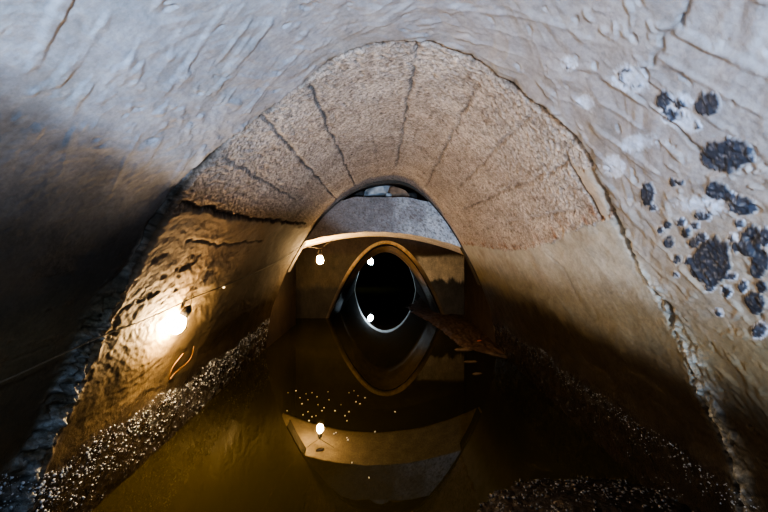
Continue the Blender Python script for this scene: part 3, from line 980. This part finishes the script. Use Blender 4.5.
# cable strung along the left wall
cpx = [(-70, 402, .03), (0, 375, .03), (45, 355, .03), (95, 333, .03), (135, 318, .035), (165, 303, .05), (190, 295, .03), (222, 284, .025), (250, 272, .03), (278, 259, .03)]
cp = [wall_pt(x, y, o_) for x, y, o_ in cpx] + [corner, tie + Vector((-.04, 0, .012)), tie, hook]
V, Fc = tube_geo(smooth_path(cp), .003)
o = mesh_obj('cable', V, Fc, M_DUSTY)
tag(o, 'thin grey cable strung along the left wall to the bridge arch', 'cable')
V, Fc = lathe_geo([(.004, -.002), (.011, 0), (.012, .006), (.008, .012), (.003, .014)], wall_pt(222, 286, .012), prof_normal(pix(222, 286)[0]) and Vector((prof_normal(pix(222, 286)[0])[0], 0, prof_normal(pix(222, 286)[0])[1])))
o = mesh_obj('cable_clip', V, Fc, M_FOAM)
tag(o, 'tiny white clip holding the cable on the left wall right of the glaring bulb', 'clip')


# ------------------------------------------------------------------ floating bits
def flat_piece(name, px, py, L_, W_, rot, mat, label, cat, z=0.0, group=None, hh=.006):
    d = EYE * F / (py - CY)
    c = at(px, py, d); c.z = z
    n = 12; V = []; Fc = []
    rs = random.Random(int(px * 31 + py))
    for zz2, k in ((0, 1.0), (hh, .8)):
        for i in range(n):
            a = 2 * math.pi * i / n
            r = 1 + rs.uniform(-.2, .2)
            x, y = math.cos(a) * L_ * r * k, math.sin(a) * W_ * r * k
            V.append((c.x + x * math.cos(rot) - y * math.sin(rot), c.y + x * math.sin(rot) + y * math.cos(rot), z + zz2))
    for i in range(n): Fc.append((i, (i + 1) % n, n + (i + 1) % n, n + i))
    Fc.append(tuple(range(n))[::-1]); Fc.append(tuple(range(n, 2 * n)))
    o = mesh_obj(name, V, Fc, mat, smooth=False, origin=c)
    return tag(o, label, cat, group)


foam = [(288, 393), (300, 398), (312, 393), (308, 400), (317, 397), (324, 408), (322, 411), (308, 412), (312, 417), (309, 421), (302, 404), (335, 411), (349, 393), (354, 391), (358, 396), (356, 402), (360, 404), (347, 421),
        (349, 412), (325, 428), (320, 427), (336, 433), (334, 434), (347, 438), (348, 440), (375, 432), (316, 416), (287, 411), (306, 394), (296, 391), (341, 405), (329, 400), (395, 412), (369, 478), (352, 463), (328, 392), (318, 405), (345, 416), (303, 415), (365, 398)]
for px, py in foam:
    rr_ = random.choice([.003, .0035, .004, .006])
    flat_piece('foam_fleck', px, py, rr_ * random.uniform(1, 1.7), rr_, random.uniform(0, 3), M_FOAM, 'tiny white foam fleck floating on the dark water in mid tunnel', 'foam', 0.0, 'foam flecks floating on the water')
flat_piece('dark_flake', 320, 450, .030, .014, .3, M_FLAKE, 'small dark flake floating beside the bulb reflection', 'leaf', 0.0)  # dark flat piece resting on the water surface
flat_piece('plastic_scrap', 480, 345, .04, .025, .2, M_LITTER, 'bright orange plastic scrap lying on the mud by the right wall', 'litter', .045, hh=.02)
flat_piece('wood_scrap', 463, 350, .11, .03, -.05, M_WOOD, 'pale flat wood scrap at the edge of the mud bank', 'wood', .0, hh=.02)
flat_piece('wood_scrap', 470, 362, .08, .02, .1, M_WOOD, 'thin wood scrap floating in front of the mud bank', 'wood', .0, hh=.012)
flat_piece('wood_scrap', 477, 374, .05, .02, .1, M_WOOD, 'small wood scrap floating nearest the camera off the mud bank', 'wood', .0, hh=.012)

# ------------------------------------------------------------------ lights
S = Vector((0.40, -2.8, 0.20))
bpts = [(0, 122), (60, 130), (120, 146), (190, 184), (500, 285), (560, 318), (640, 358), (720, 408)]
dirs = np.array([np.array((wall_pt(*p) - S).normalized()) for p in bpts])
sol, *_ = np.linalg.lstsq(dirs, np.ones(len(bpts)), rcond=None)
# a.d = c with |a| = 1; keep the solution on the upper side
a_ = sol / np.linalg.norm(sol); c_ = 1 / np.linalg.norm(sol)
half = math.acos(min(1, c_))
up_ok = a_[2] > 0
print('SPOT', a_, c_, math.degrees(half), [round(float(x @ a_), 3) for x in dirs])
if not up_ok:
    a_ = -a_; half = math.pi - half
ld = bpy.data.lights.new('work_lamp', 'SPOT')
ld.energy = 1450
ld.color = (0.55, 0.74, 1.0)
ld.spot_size = 2 * half + math.radians(1.0)
ld.spot_blend = 0.14
ld.shadow_soft_size = 0.06
lo = bpy.data.objects.new('work_lamp', ld)
lo.location = S
lo.rotation_euler = Vector(a_).to_track_quat('-Z', 'Y').to_euler()
col.objects.link(lo)
# weak flash by the camera
ld = bpy.data.lights.new('camera_flash', 'POINT')
ld.energy = 40.0
ld.color = (0.5, 0.72, 1.0)
ld.shadow_soft_size = 0.03
lo = bpy.data.objects.new('camera_flash', ld)
lo.location = (-.15, -.15, 1.55)
col.objects.link(lo)

wd = bpy.data.worlds.new('world'); sc.world = wd
wd.use_nodes = True
bg = wd.node_tree.nodes['Background']
bg.inputs['Color'].default_value = (0.35, 0.5, 0.8, 1)
bg.inputs['Strength'].default_value = 0.02
sc.view_settings.view_transform = 'AgX'
sc.view_settings.look = 'AgX - High Contrast'
sc.view_settings.exposure = 0.0
sc.cycles.use_denoising = True
sc.cycles.sample_clamp_indirect = 4.0
